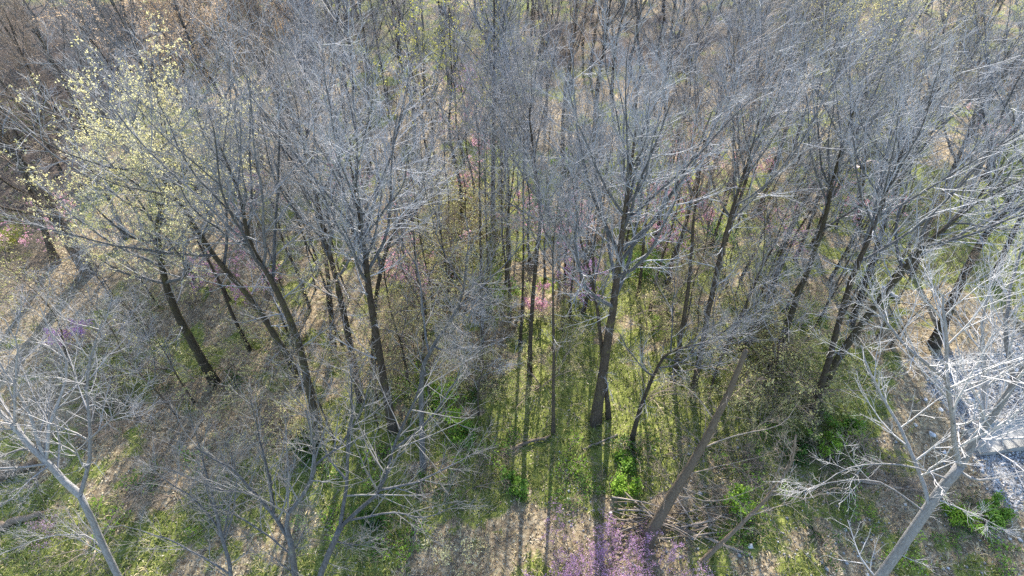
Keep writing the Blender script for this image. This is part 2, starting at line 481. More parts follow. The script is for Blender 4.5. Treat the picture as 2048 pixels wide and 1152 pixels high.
# ------------------------------------------------------------------ tree builder
def build_tree(name, trunk, r0, limbs=(), seed=1, n_limb=11, cs=0.38, limb_ratio=0.42, limb_ang=38, trop=0.10, wig=0.10,
               n2=11, n3=5, n4=3, mats=('trunk', 'grey', 'twig'), buds=None, bud_size=0.05, bud_per=4, bud_frac=1.0, bud_spread=0.06,
               split=True, twig_r=0.0038, r_top=0.12, flare=1.15, tw=1.0, snag=False, ratio2=0.42, k3=3, k4=2, sprouts=10):
    """trunk: world points, first at the ground. Returns the root Empty and its parts."""
    rg = np.random.default_rng(seed)
    base = np.array(trunk[0], float)
    root = empty(name, base)
    T = catmull(np.array(trunk, float) - base, 18)
    L = lengths(T[None])[0]
    T[2:-1] += rg.normal(0, 0.006 * L / 10, (15, 3)) * np.array([1, 1, 0.2])
    T[0, 2] -= 0.25
    t = np.linspace(0, 1, 18)
    RT = r0 * (1 - (1 - r_top) * t ** 0.75)
    RT[0] *= flare; RT[1] *= 1 + (flare - 1) * 0.3
    Vv, Ff = tubes(T[None], RT[None], 10)
    ph = rg.uniform(0, 6.28)
    lobe = 1 + 0.32 * np.maximum(0, np.sin(np.arange(10) * 2 * math.pi / 10 * 3 + ph))
    for q, f in ((0, 1.0), (1, 0.35)):
        cc = Vv[q * 10:(q + 1) * 10].mean(0)
        Vv[q * 10:(q + 1) * 10] = cc + (Vv[q * 10:(q + 1) * 10] - cc) * (1 + (lobe[:, None] - 1) * f)
    top = Vv[-10:].mean(0, keepdims=True)
    bagt = Bag(); bagt.add(Vv, Ff)
    cap = np.stack([np.arange(len(Vv) - 10, len(Vv)), np.roll(np.arange(len(Vv) - 10, len(Vv)), -1), np.full(10, len(Vv))], 1)
    bagt.V.append(top); bagt.F3.append(cap); bagt.n += 1
    part('trunk', bagt.mesh('trunk', M[mats[0]], True), root)
    # limbs: traced ones first, then grown ones
    K1 = 10
    LP, LR = [], []
    sparse = []
    for lb in limbs:
        pts, lr = lb[0], lb[1]
        sparse.append(len(lb) > 2)
        q = catmull(np.array(pts, float) - base, K1)
        q[1:] += rg.normal(0, 0.012 * lengths(q[None])[0] / 4, (K1 - 1, 3))
        LP.append(q); LR.append(lr * 0.8 * np.linspace(1, 0.25, K1))
    if n_limb:
        P1, R1 = branch(rg, T[None], RT[None], n_limb, cs, 0.97, limb_ang, 9, limb_ratio, K1, trop, wig, 0.62, 0.25, 0.012, taper=0.45)
        LP += list(P1); LR += list(R1)
    LP, LR = np.array(LP), np.array(LR)
    if split:
        for p, r in zip(LP, LR):
            Vv, Ff = tubes(p[None], r[None], 7)
            part('limb', mesh_from('limb', Vv, Ff, M[mats[1]], True), root)
    else:
        Vv, Ff = tubes(LP, LR, 5)
        part('limbs', mesh_from('limbs', Vv, Ff, M[mats[1]], True), root)
    bag = Bag()
    src_P = np.concatenate([LP, catmull(T[10:], K1)[None]]) if not snag else LP
    src_R = np.concatenate([LR, np.interp(np.linspace(10, 17, K1), np.arange(18), RT)[None]]) if not snag else LR
    sp = np.array(sparse + [False] * (len(src_P) - len(sparse)))
    if sp.any():
        PX, RX = branch(rg, src_P[sp], src_R[sp], 5, 0.25, 1.0, 40, 14, 0.3, 6, 0.05, wig * 1.8, 0.5, 0.3, 0.006)
        src_P, src_R = src_P[~sp], src_R[~sp]
    P2, R2 = branch(rg, src_P, src_R, n2, 0.12, 1.0, 42, 12, ratio2, 6, trop * 0.9, wig * 1.2, 0.6, 0.3, 0.009)
    if sp.any():
        P2, R2 = np.concatenate([P2, PX]), np.concatenate([R2, RX])
    bag.add(*tubes(P2, R2, 3))
    if sprouts:
        PS, RS = branch(rg, T[None], RT[None], sprouts, max(0.12, cs - 0.25), 0.9, 62, 14, 0.15, 6, 0.05, wig * 1.6, 0.3, 0.3, 0.008)
        P2, R2 = np.concatenate([P2, PS]), np.concatenate([R2, RS])
        bag.add(*tubes(PS, RS, 4))
    P3, R3 = branch(rg, P2, R2, n3, 0.12, 1.0, 37, 13, 0.56, k3, trop * 1.1, wig * 1.4, 0.65, 0.4, twig_r * 1.15 * tw)
    bag.add(*tubes(P3, R3, 3))
    tips = P3[:, -1]
    if n4:
        P4, R4 = branch(rg, P3, R3, n4, 0.15, 1.0, 34, 13, 0.66, k4, trop * 1.2, wig * 1.5, 0.7, 0.5, twig_r * tw, lmin=0.25)
        bag.add(*tubes(P4, R4, 3))
        tips = P4[:, -1]
    part('crown', bag.mesh('crown', M[mats[2]]), root)
    if buds:
        keep = tips[rg.uniform(0, 1, len(tips)) < bud_frac]
        Vv, Ff = leaf_tris(rg, keep, bud_size, bud_per, bud_spread)
        part('buds', mesh_from('buds', Vv, Ff, M[buds]), root)
    return root

def trunk_px(pts, height, lean_y=0.0, up=0.35):
    """trunk points in the upright plane through the base; grown on to 'height'"""
    b0 = ground(*pts[0])
    out = [b0]
    for p in pts[1:]:
        q = at_y(p[0], p[1], b0[1])
        q = at_y(p[0], p[1], b0[1] + lean_y * (q[2] - b0[2]))
        out.append(q)
    out = np.array(out)
    d = out[-1] - out[max(0, len(out) - 3)]
    d = d / np.linalg.norm(d)
    while out[-1][2] - b0[2] < height - 0.5:
        d = d * (1 - up * 0.5) + np.array([0, 0, up * 0.5]); d /= np.linalg.norm(d)
        if d[2] < 0.2: d[2] = 0.3
        s = min(2.5, (height - (out[-1][2] - b0[2])) / max(d[2], .3))
        out = np.vstack([out, out[-1] + d * s])
    return out

PLACED = []
HERO = []            # (base pixel, short description) of the trees traced one by one
SHORT = ['the thick leaning trunk at left edge', 'the twig-covered trunk at left edge', 'the yellow-budded tree', 'the curved wide-crowned grey tree', 'the mossy leaning trunk',
         'the clump\'s tallest stem', 'the clump\'s left stem', 'the slim tree beside the clump', 'the clump\'s right-reaching stem', 'the grey centre-left tree', 'the thin pole tree',
         'the straight dark centre trunk', 'the thin straight centre trunk', 'the slim Y-forked trunk', 'the big double trunk', 'the thinner stem of the double trunk', 'the crooked wavy tree',
         'the flared-foot trunk', 'the short dark trunk', 'the narrow upright trunk', 'the long slanting dark trunk', 'the second slanting trunk', 'the dark forked right trunk',
         'the brown leaning right trunk', 'the thick slanting right trunk', 'the grey trunk between leaning ones', 'the trunk beside the rock heap', 'the brown trunk on the lawn',
         'the trunk behind the pale right tree', 'the brown trunk at right edge', 'the stout far gap trunk', 'the slimmer far gap trunk', 'the grey curved gap trunk']
def to_px(p):
    d = np.asarray(p, float) - np.array([0, 0, CAM_H])
    f = d[1] * CP - d[2] * SP
    return 1024 + FPX * d[0] / f, 576 - FPX * (d[1] * SP + d[2] * CP) / f
USED_LABELS = set()
def beside(prefix, p, near_h=0.0):
    x, y = to_px(p)
    for (hx, hy), sh in sorted(HERO, key=lambda h: (h[0][0] - x) ** 2 + (h[0][1] - y) ** 2)[:9]:
        dx, dy = x - hx, y - hy
        rel = ('left of' if dx < 0 else 'right of') if abs(dx) > abs(dy) else ('behind' if dy < 0 else 'in front of')
        lab = f'{prefix} {rel} {sh}'
        if lab not in USED_LABELS: break
    USED_LABELS.add(lab)
    return lab
def tree(label, pts, w_px, height=16.5, lean_y=0.0, cat='tree', group='bare trees of the wood', name='bare_tree', **kw):
    tr = trunk_px(pts, height * 0.82, lean_y)
    dist = np.linalg.norm(tr[0] - np.array([0, 0, CAM_H]))
    r0 = w_px / FPX * dist * 0.5 * 0.62
    kw.setdefault('seed', int(pts[0][0] * 7 + pts[0][1]))
    kw.setdefault('mats', ('trunk', 'grey', ('twig', 'twig_tan', 'twig', 'twig', 'twig_brown')[len(HERO) % 5]))
    o = build_tree(name, tr, r0, **kw)
    tag(o, label, cat, group)
    PLACED.append(tr[0][:2])
    HERO.append((to_px(tr[0]), SHORT[len(HERO)]))
    return o

def limb_px(lst):
    return [at_z(x, y, z) for x, y, z in lst]

# ------------------------------------------------------------------ foreground trees
# right: pale tree with the forked trunk
tp = [ground(1545, 1420)] + limb_px([(1640, 1310, 3.6), (1765, 1148, 7.2), (1860, 1010, 9.6), (1920, 930, 10.8)])
lm = [(limb_px([(1920, 930, 10.8), (1908, 870, 11.9), (1897, 760, 13.4), (1890, 660, 14.6), (1885, 590, 15.2)]), 0.075),
      (limb_px([(1920, 930, 10.8), (1962, 862, 11.8), (2025, 775, 13.0), (2080, 680, 14.2), (2110, 560, 15.2)]), 0.115),
      (limb_px([(1922, 925, 10.9), (1990, 860, 11.4), (2060, 800, 12.0), (2150, 740, 12.8)]), 0.04),
      (limb_px([(1858, 1012, 9.6), (1832, 925, 10.4), (1785, 830, 11.2), (1745, 755, 11.9), (1722, 690, 12.5)]), 0.065),
      (limb_px([(1900, 960, 10.4), (1800, 930, 10.6), (1700, 935, 10.6), (1620, 985, 10.4)]), 0.03, 's'),
      (limb_px([(1915, 940, 10.6), (1960, 960, 10.8), (2040, 945, 11.2), (2120, 930, 11.6)]), 0.04, 's'),
      (limb_px([(1850, 1025, 9.4), (1760, 965, 9.8), (1660, 965, 9.9), (1560, 1000, 9.7)]), 0.026, 's'),
      (limb_px([(1880, 1000, 9.9), (1950, 1030, 10.1), (2010, 1060, 10.3)]), 0.026, 's'),
      (limb_px([(1895, 760, 13.2), (1820, 700, 13.8), (1770, 640, 14.2), (1740, 590, 14.6)]), 0.05),
      (limb_px([(1960, 865, 11.8), (1970, 760, 12.8), (1965, 650, 13.8), (1985, 540, 14.8)]), 0.06),
      (limb_px([(2030, 770, 13.0), (2010, 650, 14.0), (2030, 540, 14.8), (2060, 450, 15.5)]), 0.06)]
o = build_tree('pale_tree', tp, 0.14, lm, seed=11, n_limb=0, n2=12, n3=8, n4=3, wig=0.085, trop=0.07, ratio2=0.5, k3=5, k4=4, sprouts=6, mats=('pale', 'pale', 'pale_twig'), flare=1.2, r_top=0.7, twig_r=0.0033, snag=True)
tag(o, 'pale forked tree over the gravel, whitish twisted twigs above the concrete slab', 'tree', 'pale foreground trees')

# left: pale tree leaning out of the frame
tp = [ground(420, 1540)] + limb_px([(330, 1340, 3.2), (235, 1150, 6.2), (160, 990, 9.0)])
lm = [(limb_px([(160, 990, 9.0), (92, 922, 10.0), (30, 862, 10.9), (-50, 770, 12.0), (-110, 680, 13.2)]), 0.11),
      (limb_px([(160, 990, 9.0), (180, 905, 10.0), (176, 800, 11.4), (182, 720, 12.4), (205, 640, 13.4)]), 0.065),
      (limb_px([(92, 922, 10.0), (60, 830, 11.2), (20, 760, 12.2), (-20, 690, 13.0)]), 0.06),
      (limb_px([(92, 922, 10.0), (105, 840, 11.0), (135, 740, 12.0), (110, 680, 12.8), (80, 615, 13.6)]), 0.05),
      (limb_px([(30, 862, 10.9), (30, 780, 12.0), (35, 700, 13.0), (10, 640, 13.8)]), 0.045),
      (limb_px([(120, 950, 9.5), (60, 900, 10.0), (0, 915, 10.2), (-60, 950, 10.3)]), 0.05),
      (limb_px([(100, 930, 9.9), (60, 960, 10.0), (20, 1000, 10.0), (-30, 1020, 10.1)]), 0.03),
      (limb_px([(178, 880, 10.4), (220, 840, 11.0), (250, 815, 11.6), (280, 800, 12.0)]), 0.028),
      (limb_px([(0, 1110, 8.0), (80, 1078, 7.8), (170, 1070, 7.4), (215, 1112, 6.9)][::-1]), 0.03)]
o = build_tree('pale_tree', tp, 0.105, lm, seed=12, n_limb=0, n2=11, n3=8, n4=3, wig=0.08, trop=0.09, ratio2=0.45, k3=5, k4=4, sprouts=4, mats=('pale', 'pale', 'pale_twig'), flare=1.2, r_top=0.7, twig_r=0.0033, snag=True)
tag(o, 'pale tree with a grey slanting trunk and whitish twigs, lower left corner', 'tree', 'pale foreground trees')

# bottom middle: grey branchy trees seen from above
tp = [ground(610, 1290)] + limb_px([(597, 1200, 3.0), (588, 1134, 5.0), (581, 1083, 6.4)])
lm = [(limb_px([(581, 1083, 6.4), (547, 1031, 7.4), (506, 984, 8.2), (468, 942, 9.0), (393, 895, 10.2)]), 0.08),
      (limb_px([(581, 1083, 6.4), (574, 1031, 7.4), (615, 980, 8.2), (632, 929, 9.2), (625, 888, 10), (612, 820, 11.2)]), 0.085),
      (limb_px([(547, 1031, 7.4), (540, 960, 8.4), (520, 880, 9.6), (500, 800, 10.8)]), 0.05),
      (limb_px([(585, 1110, 5.8), (520, 1060, 6.6), (450, 1020, 7.4), (400, 1010, 8.0)]), 0.04),
      (limb_px([(632, 929, 9.2), (680, 890, 9.8), (720, 830, 10.6), (740, 760, 11.4)]), 0.045),
      (limb_px([(506, 984, 8.2), (440, 980, 8.8), (370, 950, 9.4), (310, 930, 10)]), 0.035)]
o = build_tree('bare_tree', tp, 0.115, lm, seed=13, n_limb=2, cs=0.5, n2=9, n3=6, n4=3, wig=0.06, trop=0.07, ratio2=0.5, k3=5, k4=3, sprouts=5, mats=('grey', 'grey', 'dim_twig'), r_top=0.7, twig_r=0.004, snag=True)
tag(o, 'grey lichen-covered tree forking low into two arching limbs, bottom edge left of centre', 'tree', 'bare trees of the wood')

tp = [ground(600, 1330)] + limb_px([(622, 1220, 3.0), (645, 1140, 5.0), (680, 1055, 6.8)])
lm = [(limb_px([(680, 1055, 6.8), (758, 980, 8.2), (785, 900, 9.4), (827, 809, 10.8), (850, 740, 11.8)]), 0.075),
      (limb_px([(680, 1055, 6.8), (694, 963, 8.2), (697, 880, 9.4), (705, 800, 10.6), (700, 730, 11.6)]), 0.07),
      (limb_px([(758, 980, 8.2), (830, 965, 8.6), (902, 932, 9.2), (960, 900, 9.6)]), 0.045),
      (limb_px([(700, 1040, 7.0), (790, 1025, 7.4), (850, 1035, 7.5), (930, 1000, 8.0)]), 0.04),
      (limb_px([(785, 900, 9.4), (850, 850, 10.2), (900, 780, 11.0), (930, 720, 11.6)]), 0.04),
      (limb_px([(694, 963, 8.2), (650, 900, 9.0), (640, 830, 10.0)]), 0.04)]
o = build_tree('bare_tree', tp, 0.12, lm, seed=14, n_limb=1, cs=0.6, n2=9, n3=6, n4=3, wig=0.06, trop=0.07, ratio2=0.5, k3=5, k4=3, sprouts=5, mats=('grey', 'grey', 'dim_twig'), r_top=0.65, twig_r=0.004, snag=True)
tag(o, 'grey tree with long limbs reaching right over green ground, bottom edge centre left', 'tree', 'bare trees of the wood')

tp = [ground(430, 1330)] + limb_px([(448, 1240, 2.6), (462, 1150, 4.6), (440, 1060, 6.2), (425, 990, 7.4)])
lm = [(limb_px([(440, 1060, 6.2), (390, 1000, 7.2), (330, 960, 8.0), (300, 930, 8.6)]), 0.04),
      (limb_px([(448, 1090, 5.6), (470, 1010, 6.8), (470, 940, 8), (450, 880, 9)]), 0.04),
      (limb_px([(462, 1150, 4.6), (380, 1100, 5.6), (310, 1070, 6.2), (240, 1050, 6.8)]), 0.04),
      (limb_px([(425, 990, 7.4), (400, 900, 8.8), (380, 830, 10)]), 0.04)]
o = build_tree('bare_tree', tp, 0.08, lm, seed=15, n_limb=2, cs=0.5, n2=9, n3=6, n4=3, wig=0.06, trop=0.07, ratio2=0.5, k3=5, k4=3, sprouts=5, mats=('grey', 'grey', 'dim_twig'), r_top=0.5, twig_r=0.004, snag=True)
tag(o, 'slender grey tree with wispy twigs between the pale left tree and the arching-limbed tree', 'tree', 'bare trees of the wood')

# leaning brown snag above the brush pile
tp = [ground(1288, 1092)] + limb_px([(1345, 990, 2.0), (1400, 900, 4.0), (1455, 790, 6.4), (1492, 700, 8.2)])
lm = [(limb_px([(1400, 900, 4.0), (1470, 870, 4.4), (1560, 850, 4.6), (1600, 800, 5.4)]), 0.035),
      (limb_px([(1370, 950, 2.9), (1450, 930, 3.2), (1560, 905, 3.6)]), 0.03),
      (limb_px([(1430, 840, 5.2), (1380, 780, 6.0), (1330, 760, 6.2)]), 0.03),
      (limb_px([(1345, 990, 2.0), (1440, 1000, 2.1), (1540, 965, 2.3)]), 0.03)]
o = build_tree('leaning_tree', tp, 0.25, lm, seed=16, n_limb=0, n2=7, n3=5, n4=2, wig=0.18, trop=0.02, mats=('brown', 'dead', 'dead'), r_top=0.3, flare=1.25, snag=True)
tag(o, 'leaning brown trunk with a broken bare top rising beside the brush pile', 'tree', 'leaning and fallen stems')

tp = [ground(1400, 1126)] + limb_px([(1465, 1065, 1.2), (1530, 1000, 2.4), (1580, 930, 3.8), (1592, 870, 5.0)])
lm = [(limb_px([(1530, 1000, 2.4), (1560, 930, 3.4), (1570, 880, 4.2)]), 0.03), (limb_px([(1500, 1030, 1.9), (1570, 1010, 2.1), (1640, 990, 2.4)]), 0.025)]
o = build_tree('leaning_tree', tp, 0.10, lm, seed=17, n_limb=2, cs=0.4, n2=5, n3=5, n4=2, wig=0.16, trop=0.03, mats=('brown', 'dead', 'dead'), r_top=0.35, flare=1.15, snag=True)
tag(o, 'thin dark leaning stem right of the larger leaning trunk, bottom right of centre', 'tree', 'leaning and fallen stems')

# ------------------------------------------------------------------ middle-distance trees, traced one by one
UP = dict(limb_ang=36, trop=0.10, limb_ratio=0.46, wig=0.08)
WIDE = dict(limb_ang=52, trop=0.09, limb_ratio=0.50, wig=0.11)
MOSS = ('moss_trunk', 'grey', 'twig')
tree('thick dark trunk leaning out at the left edge of the photo', [(178, 545), (95, 410), (40, 322), (0, 283)], 34, 17, cs=0.55, **UP)
tree('dark twig-covered trunk just behind the thick leaning trunk at left edge', [(112, 525), (85, 450), (62, 385)], 20, 11, cs=0.3, n_limb=14, mats=('trunk', 'trunk', 'twig_brown'), **WIDE)
tree('tree with yellow bud clusters and a mossy dark trunk, left', [(428, 765), (358, 635), (330, 560), (315, 455), (340, 390), (385, 325)], 26, 13.5, cs=0.36, n_limb=20, limb_ang=54, trop=0.11, limb_ratio=0.48, wig=0.10,
     mats=MOSS, buds='buds_yellow', bud_size=0.027, bud_per=5, bud_frac=0.85, bud_spread=0.03, n3=6, n4=4, name='budding_tree')
tree('curved grey tree with a wide crown right of the yellow-budded tree', [(640, 880), (602, 705), (556, 585), (503, 492), (478, 390)], 24, 17.5, cs=0.42, n_limb=13, mats=MOSS, **UP)
tree('mossy leaning trunk close behind the yellow-budded tree', [(605, 765), (520, 622), (435, 520), (372, 425)], 22, 16, cs=0.35, mats=MOSS, n_limb=12, **WIDE)
tree('tallest stem of the crowded multi-stemmed clump left of centre', [(787, 862), (748, 645), (732, 525), (720, 445)], 25, 17.5, cs=0.36, n_limb=15, **UP)
tree('left stem of the crowded multi-stemmed clump left of centre', [(722, 802), (690, 640), (668, 540), (640, 430)], 22, 17, cs=0.36, n_limb=14, **UP)
tree('slim upright tree at the left side of the multi-stemmed clump', [(668, 700), (657, 565), (645, 480)], 16, 16.5, cs=0.40, n_limb=12, **UP)
tree('stem with low right-reaching limbs in the clump left of centre', [(745, 760), (752, 600), (780, 480), (830, 410)], 17, 15, cs=0.35, n_limb=13, **WIDE)
tree('grey-barked tree with pale dense twigs, centre left foreground', [(845, 935), (843, 765), (862, 700), (920, 605), (936, 490)], 18, 13.5, cs=0.45, n_limb=9, mats=('grey', 'grey', 'dim_twig'), n4=3, **WIDE)
tree('thin dark pole tree left of the central gap', [(965, 700), (962, 560), (960, 420), (958, 290)], 11, 15, cs=0.6, n_limb=8, **UP)
tree('straight dark trunk in the middle of the photo', [(1060, 748), (1062, 645), (1076, 485), (1080, 430), (1062, 260)], 17, 17, cs=0.52, n_limb=10, **UP)
tree('thin straight trunk just left of the straight dark centre trunk', [(1040, 690), (1046, 560), (1047, 330)], 11, 16, cs=0.6, n_limb=8, **UP)
tree('slim trunk forking in a narrow Y right of centre gap', [(1107, 865), (1107, 680), (1106, 520), (1116, 400)], 12, 13.5, cs=0.5, n_limb=9, **UP)
tree('big double-trunked tree right of centre, its thicker trunk', [(1190, 845), (1212, 700), (1228, 600), (1243, 480), (1256, 380)], 32, 17.8, cs=0.36, n_limb=17, limb_ang=36, trop=0.13, limb_ratio=0.46, wig=0.085, mats=('trunk', 'grey', 'twig'), n4=4)
tree('thinner dark stem against the big double trunk right of centre', [(1218, 835), (1204, 700), (1190, 590), (1160, 470)], 16, 15.5, cs=0.4, n_limb=11, **UP)
tree('crooked dark tree with a wavy trunk right of the double trunk', [(1262, 882), (1285, 805), (1312, 742), (1340, 705), (1420, 680)], 15, 9.5, cs=0.35, n_limb=8, n4=3, mats=('trunk', 'grey', 'twig'), **WIDE)
tree('dark trunk with a curved flared foot behind the crooked tree', [(1335, 566), (1345, 520), (1368, 460), (1388, 380)], 18, 17, cs=0.45, n_limb=12, **UP)
tree('short dark trunk left of the flared-foot trunk', [(1276, 592), (1284, 530), (1290, 450)], 12, 14, cs=0.45, n_limb=9, **UP)
tree('narrow trunk right of the crooked tree with upright branches', [(1347, 765), (1376, 580), (1386, 450), (1395, 380)], 14, 16.5, cs=0.45, n_limb=11, **UP)
tree('long slanting dark trunk between the crooked tree and the forked right tree', [(1385, 790), (1430, 560), (1462, 430), (1490, 340)], 17, 17.5, cs=0.45, n_limb=13, **UP)
tree('slanting trunk close behind the long slanting dark trunk', [(1412, 640), (1455, 470), (1480, 400)], 15, 16.5, cs=0.45, n_limb=10, **UP)
tree('dark trunk forking in a Y over olive undergrowth, right', [(1545, 738), (1590, 605), (1618, 535), (1652, 430), (1665, 360)], 19, 17, cs=0.42, n_limb=13, limb_ang=34, trop=0.11, limb_ratio=0.45, wig=0.10, mats=MOSS)
tree('brown leaning trunk whose foot touches the thick slanting right trunk', [(1622, 832), (1652, 740), (1702, 562), (1742, 470), (1785, 350)], 21, 16.5, cs=0.45, n_limb=13, **UP)
tree('thick slanting grey-topped trunk with long limbs toward the green lawn', [(1632, 800), (1692, 692), (1792, 560), (1852, 490), (1925, 425)], 25, 15.5, cs=0.42, n_limb=14, mats=MOSS, **WIDE)
tree('grey trunk rising between the two leaning right trunks', [(1702, 650), (1752, 500), (1778, 420)], 17, 16, cs=0.42, n_limb=12, **UP)
tree('dark upright trunk beside the pinkish rock heap', [(1716, 442), (1724, 360), (1732, 280)], 20, 16.5, cs=0.42, n_limb=12, **UP)
tree('brown trunk standing on the bright green lawn at right', [(1822, 545), (1862, 440), (1895, 365)], 19, 16, cs=0.42, n_limb=12, **UP)
tree('slanting dark trunk half hidden behind the pale right tree', [(1868, 690), (1915, 580), (1965, 480), (2035, 385)], 26, 16.5, cs=0.42, n_limb=14, **WIDE)
tree('brown trunk at the right edge above the pale tree', [(1985, 560), (2020, 480), (2060, 400)], 16, 15, cs=0.4, n_limb=11, **WIDE)
tree('stout dark trunk of the far pair in the central gap', [(986, 480), (986, 360), (988, 230)], 18, 18, cs=0.5, n_limb=12, split=False, **UP)
tree('slimmer dark trunk of the far pair in the central gap', [(1002, 410), (1003, 300), (1003, 210)], 12, 17, cs=0.5, n_limb=10, split=False, **UP)
tree('grey curved trunk leaning left behind the straight centre trunk', [(1085, 440), (1068, 330), (1040, 230), (1022, 150)], 14, 18, cs=0.45, n_limb=12, split=False, **UP)

# ------------------------------------------------------------------ kinds for the dense back rows
PROTO = []
def proto(seed, h, r, **kw):
    rg = np.random.default_rng(seed)
    tr = np.array([[0, 0, 0]] + [[rg.normal(0, 0.05) * z, rg.normal(0, 0.05) * z, z] for z in np.linspace(h * 0.25, h, 4)])
    o = build_tree('bare_tree', tr, r, seed=seed, split=False, **kw)
    o.location = (0, -500 - seed, 0)
    o['category'] = 'tree'
    PROTO.append(o)
    return o
for s in range(6): proto(100 + s, 12.6 + s * 0.45, 0.13 + 0.015 * (s % 3), cs=0.36 + 0.03 * (s % 3), n_limb=16, n2=12, n4=4, twig_r=0.0046, mats=('trunk', 'grey', ('twig', 'twig_tan', 'twig_brown', 'twig', 'dim_twig', 'twig')[s]), **(UP if s % 3 else WIDE))
proto(120, 13.5, 0.15, cs=0.38, n_limb=16, n4=5, buds='buds_olive', bud_size=0.035, bud_per=3, bud_frac=0.35, **UP)
proto(121, 13.2, 0.15, cs=0.38, n_limb=16, n4=5, buds='buds_orange', bud_size=0.04, bud_per=4, bud_frac=0.9, **WIDE)
proto(122, 13, 0.14, cs=0.38, n_limb=16, n4=5, buds='buds_lime', bud_size=0.045, bud_per=5, bud_frac=0.17, **WIDE)
used = set()
def put(k, x, y, sc, label, group):
    rz = float(rng.uniform(0, 6.28))
    loc = (x, y, float(gz(x, y)))
    s = (sc * float(rng.uniform(.92, 1.08)), sc * float(rng.uniform(.92, 1.08)), sc)
    o = PROTO[k]
    if k not in used:
        used.add(k)
        o.location = loc; o.rotation_euler = (0, 0, rz); o.scale = s
        o['label'] = label; o['group'] = group
    else:
        copy_thing(o, loc, rz, s, label, group)
    PLACED.append(np.array([x, y]))

def crown_spot(px, py, h):
    p = at_z(px, py, h)
    return float(p[0]), float(p[1])
for px, py, lab in ((400, 60, 'far tree hazed with orange buds behind the yellow-budded tree'), (500, 20, 'right-hand far tree with orange buds at the top edge, left'), (320, 20, 'left-hand far tree with orange buds at the top edge')):
    put(7, *crown_spot(px, py, 10.5), 1.05, lab, 'orange-budded trees')
for px, py, lab in ((1000, 50, 'tree with yellow-green young leaves at the top edge near the centre'), (900, 120, 'smaller yellow-green leafing tree left of the one at top centre'), (1010, 215, 'low olive-leafed tree above the far pair of trunks')):
    put(8, *crown_spot(px, py, 10.5 if py < 200 else 7), 1.0 if py < 200 else 0.7, lab, 'yellow-green leafing trees')
for px, py, lab in ((1640, 70, 'olive-budded tree at the top edge right of centre'), (1790, 130, 'olive-budded tree over the right back rows'), (1930, 60, 'olive-budded tree near the top right corner'), (1700, 190, 'lower olive-budded tree above the pinkish rock heap'), (1560, 30, 'leftmost olive-budded tree along the top edge')):
    put(6, *crown_spot(px, py, 11), 1.0, lab, 'olive-budded trees')

def far_enough(x, y, d):
    return all((x - p[0]) ** 2 + (y - p[1]) ** 2 > d * d for p in PLACED)
cnt = 0
tries = 0
while cnt < 256 and tries < 60000:
    tries += 1
    y = float(26 + 54 * rng.uniform(0, 1) ** 0.85) if cnt < 212 else float(rng.uniform(78, 94))
    x = float(rng.uniform(-1, 1) * (y * 0.78 + 16)) if cnt < 212 else float(rng.uniform(-34, 38))
    if y < 36 and abs(x - 1.5) < 9: continue
    if x > 13 and y < 32: continue
    if abs(x + 2) < 4 and y < 50 and y > 24: continue
    vis = [to_px((x, y, z)) for z in (0, 4, 8, 12)]
    if cnt < 212 and not any(-170 < q[0] < 2218 and -60 < q[1] < 1200 for q in vis): continue
    if not far_enough(x, y, 2.5 if y < 50 else (2.5 if abs(x) < 20 and y < 80 else 3.0)): continue
    side = 'left' if x < -y * 0.22 else ('right' if x > y * 0.22 else 'middle')
    depth = 'nearer' if y < 44 else 'farthest'
    lab = beside('bare grey back-row tree', (x, y, 0)) if y < 44 else f'bare grey tree in the farthest back rows, {side} of the wood'
    put(int(rng.integers(0, 6)), x, y, float(rng.uniform(0.88, 1.12)), lab, f'{depth} back rows {side}')
    cnt += 1

# ------------------------------------------------------------------ undergrowth
def build_shrub(name, loc, h, stems, leaf, size, per, frac, seed, spread=0.5, n2=7, n3=6, twig='twig_brown', rtw=0.005, leafname='leaves', lean=0.35, lsp=0.05):
    rg = np.random.default_rng(seed)
    root = empty(name, loc)
    K = 7
    P = np.empty((stems, K, 3))
    az = rg.uniform(0, 6.28, stems)
    P[:, 0] = np.stack([np.cos(az), np.sin(az), np.zeros(stems)], 1) * rg.uniform(0, 0.15, (stems, 1)) - np.array([0, 0, 0.05])
    d = norm(np.stack([np.cos(az) * lean, np.sin(az) * lean, np.ones(stems)], 1) + rg.normal(0, 0.15, (stems, 3)))
    L = h * rg.uniform(0.6, 1.1, stems)
    for k in range(1, K):
        d = norm(d + rg.normal(0, 0.12, d.shape) + np.stack([np.cos(az), np.sin(az), np.zeros(stems)], 1) * 0.1 * spread)
        P[:, k] = P[:, k - 1] + d * (L / (K - 1))[:, None]
    Rr = np.linspace(1, 0.3, K)[None] * (0.006 + 0.007 * L)[:, None]
    part('stems', mesh_from('stems', *tubes(P, Rr, 5), M[twig], True), root)
    bag = Bag()
    P2, R2 = branch(rg, P, Rr, n2, 0.25, 1, 48, 14, 0.5, 5, 0.04, 0.2, 0.6, 0.4, rtw)
    bag.add(*tubes(P2, R2, 3))
    P3, R3 = branch(rg, P2, R2, n3, 0.15, 1, 48, 16, 0.5, 3, 0.03, 0.25, 0.7, 0.5, rtw * 0.85)
    bag.add(*tubes(P3, R3, 3))
    part('twigs', bag.mesh('twigs', M[twig]), root)
    if leaf:
        pts = np.concatenate([P3[:, -1], P3[:, 1], P2[:, 2], P2[:, 3]])
        pts = pts[rg.uniform(0, 1, len(pts)) < frac]
        part(leafname, mesh_from(leafname, *leaf_tris(rg, pts, size, per, lsp), M[leaf]), root)
    return root

def g(px, py): return ground(px, py)
